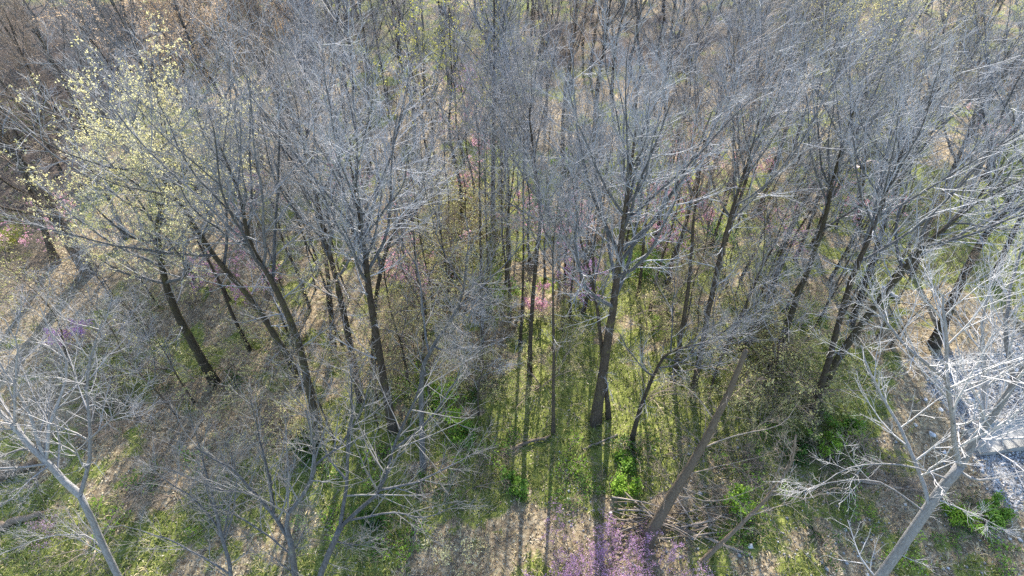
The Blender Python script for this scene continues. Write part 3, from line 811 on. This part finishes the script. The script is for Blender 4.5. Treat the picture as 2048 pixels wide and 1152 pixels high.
# redbuds in bloom: crown pixel and crown height
RB = [(965, 245, 3.2, 'pink', 'pink blossoming small tree low in the far central gap'),
      (1478, 305, 3.4, 'pink', 'pink blossoming small tree farthest right of the big double trunk'),
      (1345, 335, 3.4, 'pink', 'widest pink blossoming small tree behind the big double trunk'),
      (1440, 395, 3, 'pink', 'pink blossom below the two pink trees behind the double trunk'),
      (798, 440, 3.2, 'pink', 'pink blossoming shrub behind the multi-stemmed clump'),
      (840, 515, 3, 'pink', 'pink blossom between the clump and the pale dense twigs'),
      (1140, 522, 3, 'magenta', 'magenta blossom just right of the straight centre trunk'),
      (1072, 580, 1.5, 'pink', 'low pink blossom at the straight centre trunk'),
      (1085, 400, 3.2, 'pink', 'pink blossom behind the slim Y-forked trunk'),
      (58, 440, 3, 'pink', 'pink blossom at the left edge by the thick leaning trunk'),
      (440, 488, 3, 'pink', 'pink blossom right of the yellow-budded trunk'),
      (505, 560, 1.5, 'pink', 'small pink blossom left of the clump'),
      (130, 650, 1.5, 'magenta', 'magenta blossom above the pale left tree'),
      (100, 1040, 0.8, 'magenta', 'small magenta shrub beside the pale left trunk'),
      (930, 140, 4, 'magenta', 'dim magenta small tree deep in the back rows'),
      (1280, 365, 3, 'pink', 'pink blossom against the big double trunk'),
      (1750, 400, 2.6, 'pink', 'pale pink shrub below the pinkish rock heap'),
      (470, 360, 3, 'pink', 'faint pink shrub in the left back rows'),
      (905, 340, 3, 'pink', 'faint pink blossom left of the far central gap'), (1400, 290, 3.2, 'pink', 'faint pink blossom between the two pink trees behind the double trunk'),
      (1560, 430, 2.8, 'pink', 'faint pink blossom behind the dark forked right trunk'), (700, 330, 3, 'pink', 'faint pink blossom behind the top of the clump'),
      (1185, 430, 2.8, 'pink', 'faint pink blossom left of the big double trunk'), (1650, 330, 3, 'pink', 'faint pink blossom left of the pinkish rock heap'),
      (2030, 245, 3, 'pink', 'faint pink blossom at the right edge above the lawn'), (1370, 450, 2.6, 'pink', 'pink blossom above the flared-foot trunk')]
for i, (px, py, h, cm, lab) in enumerate(RB):
    p = at_z(px, py, h * 0.8); p[2] = gz(p[0], p[1])
    o = build_shrub('redbud', p, h * 1.15, 5, cm, 0.045 if h > 1 else 0.02, 4 if h > 1 else 2, 0.9 if h > 1 else 0.5, 300 + i, spread=0.8, leafname='blossom', lsp=0.03)
    tag(o, lab, 'shrub', 'blossoming redbuds')
for i, (px, py, lab) in enumerate([(1180, 1112, 'large magenta blossoming shrub at the bottom edge'), (1290, 1150, 'magenta blossom right of the large magenta shrub, below the leaning trunk'), (1110, 1150, 'magenta blossom at the bottom edge left of the large magenta shrub'), (1240, 1085, 'upper magenta blossom nearest the leaning trunk foot'), (1150, 1070, 'pale magenta blossom upper left of the large magenta shrub'), (1335, 1115, 'magenta blossom under the right side of the leaning trunk'), (1210, 1150, 'magenta blossom at the bottom edge directly below the large magenta shrub')]):
    p = at_z(px, py, 1.4); p[2] = gz(p[0], p[1])
    o = build_shrub('redbud', p, 1.9, 6, 'magenta', 0.021, 3, 0.75, 340 + i, spread=1.4, n2=9, n3=8, leafname='blossom', lean=0.75, lsp=0.025, rtw=0.0035)
    tag(o, lab, 'shrub', 'blossoming redbuds')
p = at_z(905, 1095, 1.2); p[2] = gz(p[0], p[1])
tag(build_shrub('flowering_shrub', p, 2.0, 3, 'cream', 0.035, 3, 0.55, 350, spread=0.3, leafname='blossom', lean=0.15), 'slender shrub with cream yellow blossom at the bottom edge', 'shrub', 'cream flowering shrubs')
p = g(985, 1090)
tag(build_shrub('flowering_shrub', p, 0.9, 5, 'cream', 0.022, 2, 0.35, 351, leafname='blossom', lean=0.6), 'low cream-flecked shrub right of the slender cream shrub', 'shrub', 'cream flowering shrubs')

GB = [(892, 830, 1.6, 'bright', 'bright green leafy bush left of the central shade'), (868, 775, 1.5, 'bright', 'bright green bush just above the brightest bush'),
      (990, 605, 2.0, 'bright', 'green leafy bush in the central gap'), (1275, 545, 1.6, 'green', 'green bush behind the double trunk foot'),
      (1440, 490, 1.6, 'green', 'green bush among the slanting trunks'), (480, 325, 2.2, 'dkgreen', 'dark green bush in the left back rows'),
      (12, 490, 1.8, 'buds_lime', 'lime green bush at the left edge'), (1475, 1012, 0.8, 'bright', 'small bright green tuft right of the leaning trunk'),
      (1985, 1030, 0.8, 'green', 'dark green bush at the gravel edge, lower right'), (1915, 1042, 0.6, 'bright', 'low bright green plant left of the dark green gravel bush'),
      (1035, 975, 0.8, 'green', 'small green plant in the trunk shadows at centre'), (1640, 885, 1.0, 'bright', 'spreading green bush below the leaning right trunks'),
      (1590, 905, 0.8, 'dkgreen', 'dark green plant left of the spreading green bush'), (1690, 870, 0.9, 'green', 'green bush nearest the pale right tree'),
      (1250, 975, 0.7, 'bright', 'small light green plant below the crooked tree'), (740, 1035, 0.7, 'dkgreen', 'dark green plant under the right-reaching grey tree'),
      (930, 880, 0.8, 'green', 'green plant right below the brightest bush'), (1120, 335, 1.8, 'bright', 'green bush far back in the central gap'),
      (1245, 930, 0.5, 'green', 'low green tuft in front of the double trunk'), (620, 905, 1.0, 'dkgreen', 'dark green bush behind the arching limbs'),
      (1545, 640, 1.4, 'green', 'green bush at the forked right trunk')]
for i, (px, py, h, cm, lab) in enumerate(GB):
    o = build_shrub('leafy_bush', g(px, py), h, 9, cm, 0.055, 3, 0.9, 400 + i, spread=1.2, n2=6, n3=4, lean=0.55, lsp=0.07)
    tag(o, lab, 'bush', 'green bushes')

# slim dark pole trees with high thin crowns
POLE, POLE_H = [], []
for k, (px, py, hh, rr_) in enumerate([(870, 470, 13, .15), (930, 400, 13.5, .13), (950, 430, 13, .10), (1020, 520, 12.5, .10), (1165, 625, 12.5, .13), (1130, 560, 12, .09), (1480, 560, 13, .12), (1530, 600, 12.5, .11), (1590, 520, 13, .13),
                                      (1660, 560, 12.5, .11), (1420, 500, 13, .12), (1310, 480, 13, .11), (820, 560, 13, .12), (620, 620, 12.5, .12), (560, 560, 12.5, .11), (760, 520, 13, .13), (1760, 600, 12, .11), (1880, 470, 13, .13),
                                      (690, 700, 12.5, .11), (500, 700, 12, .11), (1450, 700, 12, .10), (1020, 640, 12, .08)]):
    rg = np.random.default_rng(800 + k)
    b0 = ground(px, py)
    ln_ = rg.normal(0, 0.045, 2)
    tr = np.array([b0] + [b0 + [ln_[0] * z + rg.normal(0, .1), ln_[1] * z + rg.normal(0, .1), z] for z in np.linspace(hh * 0.2, hh * .92, 5)])
    if k >= 11:
        copy_thing(POLE[k - 11], b0, float(rng.uniform(0, 6.28)), (0.95, 0.95, hh / POLE_H[k - 11]), beside('slim dark pole tree', b0), 'slim dark pole trees')
        PLACED.append(b0[:2])
        continue
    o = build_tree('pole_tree', tr, rr_ * 0.85, seed=800 + k, split=False, cs=0.52, n_limb=9, n2=8, n3=3, n4=3, sprouts=5, **UP)
    tag(o, beside('slim dark pole tree', b0), 'tree', 'slim dark pole trees')
    POLE.append(o); POLE_H.append(hh)
    PLACED.append(b0[:2])

POLES = [o for o in COL.objects if o.name.startswith('pole_tree')]
for k, (px, py) in enumerate([(880, 420), (905, 510), (945, 540), (975, 590), (1010, 600), (1035, 470), (1060, 530), (1090, 560), (1120, 470), (1140, 640), (1180, 520), (900, 620), (1300, 620), (1360, 680), (1500, 640), (1560, 660),
                              (1640, 640), (1690, 520), (700, 600), (640, 540), (590, 700), (460, 600), (390, 560), (1400, 430), (1250, 500), (1470, 470), (850, 680), (1800, 520)]):
    p = ground(px, py); sc_ = float(rng.uniform(0.78, 1.0))
    copy_thing(POLES[k % len(POLES)], p, float(rng.uniform(0, 6.28)), (sc_ * 0.8, sc_ * 0.8, sc_), beside('slender dark pole tree', p), 'slim dark pole trees')

# slim saplings standing under and between the tall trees
sap = []
for k in range(4):
    rg = np.random.default_rng(700 + k)
    h = 6.5 + k * 1.2
    tr = np.array([[0, 0, 0]] + [[rg.normal(0, 0.06) * z, rg.normal(0, 0.06) * z, z] for z in np.linspace(h * 0.25, h, 4)])
    sap.append(build_tree('sapling', tr, 0.04 + 0.008 * k, seed=700 + k, split=False, cs=0.25, n_limb=13, n2=6, n3=5, n4=3, sprouts=4, limb_ang=48, trop=0.07, limb_ratio=0.42, wig=0.09,
               mats=('trunk', 'grey', 'twig' if k % 2 else 'twig_brown'), buds='under' if k == 2 else None, bud_size=0.03, bud_per=3, bud_frac=0.6))
    sap[-1]['category'] = 'tree'

# olive understorey and brown brambles: one kind copied
ua = [build_shrub('understorey_shrub', (0, -600, 0), 3.2, 7, 'under', 0.034, 3, 0.6, 500 + s, spread=1.0, n2=8, n3=6, lean=0.45, leafname='leaves') for s in range(3)]
br = [build_shrub('bramble', (0, -620, 0), 2.0, 10, None, 0, 0, 0, 520 + s, spread=1.8, n2=8, n3=6, lean=0.8) for s in range(3)]
for o in ua + br: o['category'] = 'shrub'
def scatter(protos, spots, label, group, smin, smax, again=False):
    for i, (x, y) in enumerate(spots):
        o = protos[i % len(protos)]
        loc = (float(x), float(y), float(gz(x, y))); s = float(rng.uniform(smin, smax)); rz = float(rng.uniform(0, 6.28))
        if i < len(protos) and not again:
            o.location = loc; o.rotation_euler = (0, 0, rz); o.scale = (s, s, s); o['label'] = beside(label, loc); o['group'] = group
        else:
            copy_thing(o, loc, rz, (s, s, s), beside(label, loc), group)
def px_spots(boxes):
    out = []
    for x0, y0, x1, y1, n in boxes:
        for _ in range(n):
            p = ground(rng.uniform(x0, x1), rng.uniform(y0, y1)); out.append(p[:2])
    return out
scatter(sap, px_spots([(180, 520, 480, 860, 6), (480, 500, 800, 900, 7), (800, 480, 980, 860, 7), (1290, 560, 1520, 820, 7), (1560, 500, 1800, 720, 6), (1060, 430, 1200, 560, 3), (1350, 400, 1700, 520, 6)]),
        'slim bare sapling', 'slim saplings under the tall trees', 0.75, 1.15)
scatter(ua, px_spots([(700, 560, 980, 840, 18), (1000, 600, 1180, 780, 5), (1280, 560, 1520, 820, 10), (1480, 680, 1600, 860, 7), (880, 380, 1000, 560, 7), (480, 640, 700, 900, 8), (220, 560, 420, 760, 7)]),
        'thin olive shrub coming into leaf', 'olive undergrowth shrubs', 0.6, 1.15)
scatter(ua, px_spots([(870, 400, 1000, 580, 9), (1480, 680, 1600, 800, 4)]), 'tall cream-olive leafing shrub', 'olive undergrowth shrubs', 1.3, 1.7, True)
scatter(br, px_spots([(0, 480, 150, 640, 9), (150, 640, 420, 860, 9), (420, 780, 620, 1000, 5), (1620, 860, 1800, 1000, 9), (1300, 860, 1600, 1000, 9), (180, 860, 420, 1100, 6), (820, 900, 1000, 1000, 4), (520, 380, 800, 560, 8), (1100, 420, 1400, 520, 6)]),
        'leafless brown bramble tangle', 'brown bramble tangles', 0.5, 1.1)

sd_p = [build_shrub('seedling_clump', (0, -640, 0), 0.45 + 0.15 * k, 6, ('green', 'bright', 'dkgreen')[k], 0.032, 2, 0.7, 560 + k, spread=1.6, n2=5, n3=3, lean=0.9, lsp=0.06) for k in range(3)]
for o in sd_p: o['category'] = 'plant'
scatter(sd_p, px_spots([(820, 760, 1060, 1000, 14), (1080, 880, 1300, 1010, 10), (1400, 860, 1760, 1100, 18), (600, 900, 820, 1120, 10), (200, 700, 560, 1100, 10), (1250, 560, 1700, 760, 10), (1750, 380, 2030, 480, 8), (1800, 980, 2030, 1130, 7)]),
        'low green seedling clump', 'low green seedling clumps', 0.6, 1.7)

# ------------------------------------------------------------------ slab, rock heap, logs, brush pile
def solid(name, V, F, mat, label, cat, group=None, loc=(0, 0, 0), smooth=False):
    o = bpy.data.objects.new(name, mesh_from(name, np.array(V, float), [np.array(f) for f in F], mat, smooth))
    o.location = [float(v) for v in loc]
    COL.objects.link(o)
    return tag(o, label, cat, group)

c0, c1, c2, c3 = [at_z(*p, 0.14) for p in ((1927, 858), (2170, 806), (2200, 868), (1957, 909))]
ctr = (c0 + c1 + c2 + c3) / 4
N0 = 14
def edge(a, b_):
    return [a + (b_ - a) * t for t in np.linspace(0, 1, N0, endpoint=False)]
loop = np.array(edge(c0, c1) + edge(c1, c2) + edge(c2, c3) + edge(c3, c0)) - ctr
loop[:, :2] += rng.normal(0, 0.012, (len(loop), 2))
n = len(loop)
Vs = np.vstack([loop * [0.985, 0.985, 1] + [0, 0, 0.025], loop, loop * [1, 1, 0] + [0, 0, -0.4]])
i = np.arange(n); j2 = (i + 1) % n
Fq = np.vstack([np.stack([i, i + n, j2 + n, j2], 1)[:, ::-1], np.stack([i + n, i + 2 * n, j2 + 2 * n, j2 + n], 1)[:, ::-1]])
solid('concrete_slab', Vs, [Fq, np.arange(n)[None]], M['concrete'], 'weathered concrete slab lying in the gravel under the pale right tree', 'slab', None, ctr)

def rock_mesh(rg, s, sub=2):
    import bmesh
    bm = bmesh.new()
    bmesh.ops.create_icosphere(bm, subdivisions=sub, radius=1)
    k = rg.normal(0, 1, (5, 3))
    for v in bm.verts:
        d = np.array(v.co)
        f = 1 + 0.16 * sum(math.sin(2.2 * float(d @ q) + qi) for qi, q in enumerate(k)) / 2
        for q in k:
            e = float(d @ (q / np.linalg.norm(q)))
            if e > 0.75: f *= 0.75 / e
        v.co = v.co * f
        v.co = (v.co.x * s[0], v.co.y * s[1], v.co.z * s[2])
    m_ = bpy.data.meshes.new('rock'); bm.to_mesh(m_); bm.free()
    return m_
rg = np.random.default_rng(77)
heap = empty('rock_heap', g(1752, 345))
tag(heap, 'pinkish heap of rocks beside a dark upright trunk, right', 'rock heap')
for k in range(16):
    s = rg.uniform(0.25, 0.6)
    m_ = rock_mesh(rg, (s, s * rg.uniform(.7, 1.1), s * rg.uniform(.5, .8))); m_.materials.append(M['rock'])
    r_ = part('rock', m_, heap)
    a, d = rg.uniform(0, 6.28), rg.uniform(0, 1.2)
    r_.location = (math.cos(a) * d * 1.3, math.sin(a) * d, 0.1 + 0.55 * max(0, 1.1 - d) * rg.uniform(0.4, 1.2)); r_.rotation_euler = (rg.uniform(-.4, .4), rg.uniform(-.4, .4), a)
for k, (px, py, s) in enumerate([(1865, 870, .22), (1888, 905, .16), (1830, 850, .14), (1880, 820, .18), (2010, 790, .2), (1960, 930, .15), (1990, 960, .18), (1905, 935, .13), (1850, 800, .15), (2030, 740, .2), (1940, 800, .17), (1925, 720, .14)]):
    s *= 0.62
    m_ = rock_mesh(rg, (s * 1.2, s, s * 0.6)); m_.materials.append(M['gravel'])
    o = bpy.data.objects.new('stone', m_); p = g(px, py); o.location = (p[0], p[1], p[2] + s * 0.3); o.rotation_euler = (0, 0, rg.uniform(0, 6)); COL.objects.link(o)
    tag(o, 'pale fist-rough stone lying in the gravel around the slab', 'stone', 'stones in the gravel')

def log(label, p0, p1, r, mat, seed, group='fallen logs', stubs=4, name='fallen_log'):
    rg = np.random.default_rng(seed)
    a, b_ = g(*p0), g(*p1)
    a[2] += r * 0.8; b_[2] += r * 0.8
    root = empty(name, (a + b_) / 2 - [0, 0, r * 0.8])
    P = np.array([a + (b_ - a) * t for t in np.linspace(0, 1, 8)])
    P[1:-1] += rg.normal(0, r * 0.35, (6, 3)) * [1, 1, .3]
    P -= np.array(root.location)
    Rr = r * np.linspace(1, 0.7, 8)
    Vv, Ff = tubes(P[None], Rr[None], 9)
    bag = Bag(); bag.add(Vv, Ff)
    for st, pt in ((0, P[0]), (len(Vv) - 9, P[-1])):
        bag.V.append(pt[None]); bag.F3.append(np.stack([np.arange(st, st + 9), np.roll(np.arange(st, st + 9), -1), np.full(9, bag.n)], 1)); bag.n += 1
    part('trunk', bag.mesh('trunk', M[mat], True), root)
    P1, R1 = branch(rg, P[None], Rr[None], stubs, 0.2, 1, 50, 12, 0.35, 6, 0.0, 0.2, 0.5, 0.3, 0.01, flat=0.5)
    P1[..., 2] = np.maximum(P1[..., 2], 0.02)
    for p_, r_ in zip(P1, R1): part('branch', mesh_from('branch', *tubes(p_[None], r_[None], 5), M[mat], True), root)
    return tag(root, label, 'log', group)
log('short pale broken log behind the pale right tree', (1762, 578), (1795, 600), 0.14, 'pale_twig', 1, stubs=1)
log('dark rotting log beside the magenta shrub at far left', (0, 962), (75, 930), 0.2, 'brown', 2)
log('second rotting log below the pale left tree', (0, 1052), (90, 1030), 0.16, 'brown', 3)
log('fallen dark stem lying across the shade at centre', (1000, 905), (1100, 872), 0.09, 'brown', 4)
log('pale fallen branch left of the magenta shrub', (1235, 870), (1165, 900), 0.05, 'dead', 5)
log('fallen branch beneath the pale right tree', (1690, 960), (1850, 985), 0.06, 'dead', 6)
log('long fallen pole in the litter at bottom right', (1340, 1050), (1500, 1110), 0.07, 'dead', 7)
log('fallen trunk among the far trees in the central gap', (1110, 330), (1190, 300), 0.16, 'dead', 8)

# brush pile: every stick a part
rg = np.random.default_rng(9)
pile = empty('brush_pile', g(1310, 1045))
tag(pile, 'brush pile of brown sticks heaped at the foot of the leaning trunk', 'brush pile')
pz = np.array(pile.location)
for k in range(70):
    c = g(rg.uniform(1225, 1440), 0)[:2] if False else g(rg.uniform(1225, 1430), rg.normal(1045, 18))
    a = rg.normal(0.15, 0.5) * -1
    ln = rg.uniform(0.8, 2.4)
    dv = np.array([math.cos(a), math.sin(a), rg.normal(0, 0.12)]) * ln / 2
    c = c - pz + [0, 0, 0.08 + abs(rg.normal(0, 0.3))]
    P = np.array([c - dv, c - dv * .3 + rg.normal(0, .06, 3), c + dv * .35 + rg.normal(0, .06, 3), c + dv])
    P[:, 2] = np.maximum(P[:, 2], 0.03)
    r = rg.uniform(0.012, 0.04)
    part('stick', mesh_from('stick', *tubes(catmull(P, 6)[None], (r * np.linspace(1, .5, 6))[None], 5), M['dead' if k % 3 else 'brown'], True), pile)

# ------------------------------------------------------------------ litter, grass, gravel scatter
def scatter_pts(n, seed, ymax=48):
    rg = np.random.default_rng(seed)
    # denser near the camera, where single leaves still show
    y = 6 + (ymax - 6) * rg.uniform(0, 1, n) ** 1.35
    x = rg.uniform(-1, 1, n) * (y * 0.70 + 14)
    return rg, x, y
def stuff(name, me, label, cat):
    o = bpy.data.objects.new(name, me); COL.objects.link(o); o['kind'] = 'stuff'; tag(o, label, cat)
rg, x, y = scatter_pts(75000, 21)
keep = (rg.uniform(0, 1, len(x)) > grass_amt(x, y) * 0.5)
x, y = x[keep], y[keep]
c = np.stack([x, y, gz(x, y) + rg.uniform(0.01, 0.05, len(x))], 1)
a = rg.uniform(0, 6.28, len(x)); s = rg.uniform(0.02, 0.06, len(x))[:, None]
nrm = norm(np.stack([rg.normal(0, .45, len(x)), rg.normal(0, .45, len(x)), np.ones(len(x))], 1))
u = norm(np.cross(nrm, np.stack([np.cos(a), np.sin(a), np.zeros(len(x))], 1))); w = np.cross(nrm, u)
V = np.stack([c - u * s, c + w * s * .6 + nrm * s * .3, c + u * s, c - w * s * .6 + nrm * s * .3], 1).reshape(-1, 3)
stuff('leaf_litter', mesh_from('leaf_litter', V, np.arange(len(V)).reshape(-1, 4), M['litter']), 'tan and brown fallen leaves covering the wood floor', 'leaf litter')

rg, x, y = scatter_pts(6500, 25, 36)
n = len(x); a = rg.uniform(0, 6.28, n); ln = rg.gamma(2.5, 0.16, n) + 0.1
c = np.stack([x, y, gz(x, y) + 0.05], 1)
dv = np.stack([np.cos(a), np.sin(a), rg.normal(0, 0.12, n)], 1) * ln[:, None]
P = np.stack([c - dv, c + rg.normal(0, 0.05, (n, 3)) * [1, 1, .3], c + dv], 1)
V, F = tubes(P, np.linspace(1, .5, 3)[None] * (0.006 + 0.008 * ln)[:, None], 3)
stuff('fallen_twigs', mesh_from('fallen_twigs', V, F, M['dead']), 'short fallen twigs strewn over the wood floor', 'fallen twigs')

def blades(n, seed, fn, hmin, hmax, per, wd):
    rg, x, y = scatter_pts(n, seed)
    keep = rg.uniform(0, 1, len(x)) < fn(x, y)
    x, y = np.repeat(x[keep], per), np.repeat(y[keep], per)
    x = x + rg.normal(0, .07, len(x)); y = y + rg.normal(0, .07, len(x))
    c = np.stack([x, y, gz(x, y) - 0.01], 1)
    h = rg.uniform(hmin, hmax, len(x))[:, None]
    a = rg.uniform(0, 6.28, len(x))
    out = np.stack([np.cos(a), np.sin(a), np.zeros(len(x))], 1); sd_ = np.stack([-np.sin(a), np.cos(a), np.zeros(len(x))], 1) * wd
    mid = c + out * h * .3 + np.array([0, 0, 1]) * h * .7
    tip = c + out * h * .95 + np.array([0, 0, 1]) * h * .75
    V = np.stack([c - sd_, c + sd_, mid + sd_, mid - sd_, tip], 1).reshape(-1, 3)
    k = np.arange(len(x))[:, None] * 5
    return V, [k + np.array([[0, 1, 2, 3]]), k + np.array([[3, 2, 4]])]
V, F = blades(32000, 22, lambda x, y: grass_amt(x, y) * 1.1, 0.08, 0.28, 4, 0.014)
stuff('grass', mesh_from('grass', V, F, M['grass']), 'short fresh green grass and herbs on the wood floor', 'grass')
V, F = blades(9000, 23, lambda x, y: 0.5 - 0.3 * grass_amt(x, y) - gravel_amt(x, y) * .5, 0.1, 0.35, 4, 0.012)
stuff('dry_grass', mesh_from('dry_grass', V, F, M['straw']), 'dry straw-coloured grass between fallen leaves', 'dry grass')
rg, x, y = scatter_pts(160000, 24, 30)
keep = rg.uniform(0, 1, len(x)) < np.maximum(gravel_amt(x, y), 0.03 * (x > 2) * (y < 14))
x, y = x[keep], y[keep]
n = len(x)
oct_ = np.array([[1, 0, 0], [0, 1, 0], [-1, 0, 0], [0, -1, 0], [0, 0, .7], [0, 0, -.7]])
a = rg.uniform(0, 6.28, n); s = rg.gamma(3, 0.012, n) + 0.015
pt = oct_[None] * rg.uniform(.6, 1.3, (n, 6, 1)) * s[:, None, None]
ca, sa = np.cos(a)[:, None], np.sin(a)[:, None]
V = np.stack([pt[..., 0] * ca - pt[..., 1] * sa + x[:, None], pt[..., 0] * sa + pt[..., 1] * ca + y[:, None], pt[..., 2] + (gz(x, y) + s * .3)[:, None]], -1).reshape(-1, 3)
fo = np.array([[0, 1, 4], [1, 2, 4], [2, 3, 4], [3, 0, 4], [1, 0, 5], [2, 1, 5], [3, 2, 5], [0, 3, 5]])
F = (np.arange(n)[:, None, None] * 6 + fo[None]).reshape(-1, 3)
stuff('gravel', mesh_from('gravel', V, F, M['gravel']), 'pale bluish grey gravel stones around the concrete slab', 'gravel')

tris = {}
for o in COL.objects:
    if o.type == 'MESH': tris[o.data.name] = sum(len(p.vertices) - 2 for p in o.data.polygons) if len(o.data.polygons) < 500 else len(o.data.loops) - 2 * len(o.data.polygons)
print('unique tris', sum(tris.values()), 'objects', len(COL.objects), 'back trees', cnt)
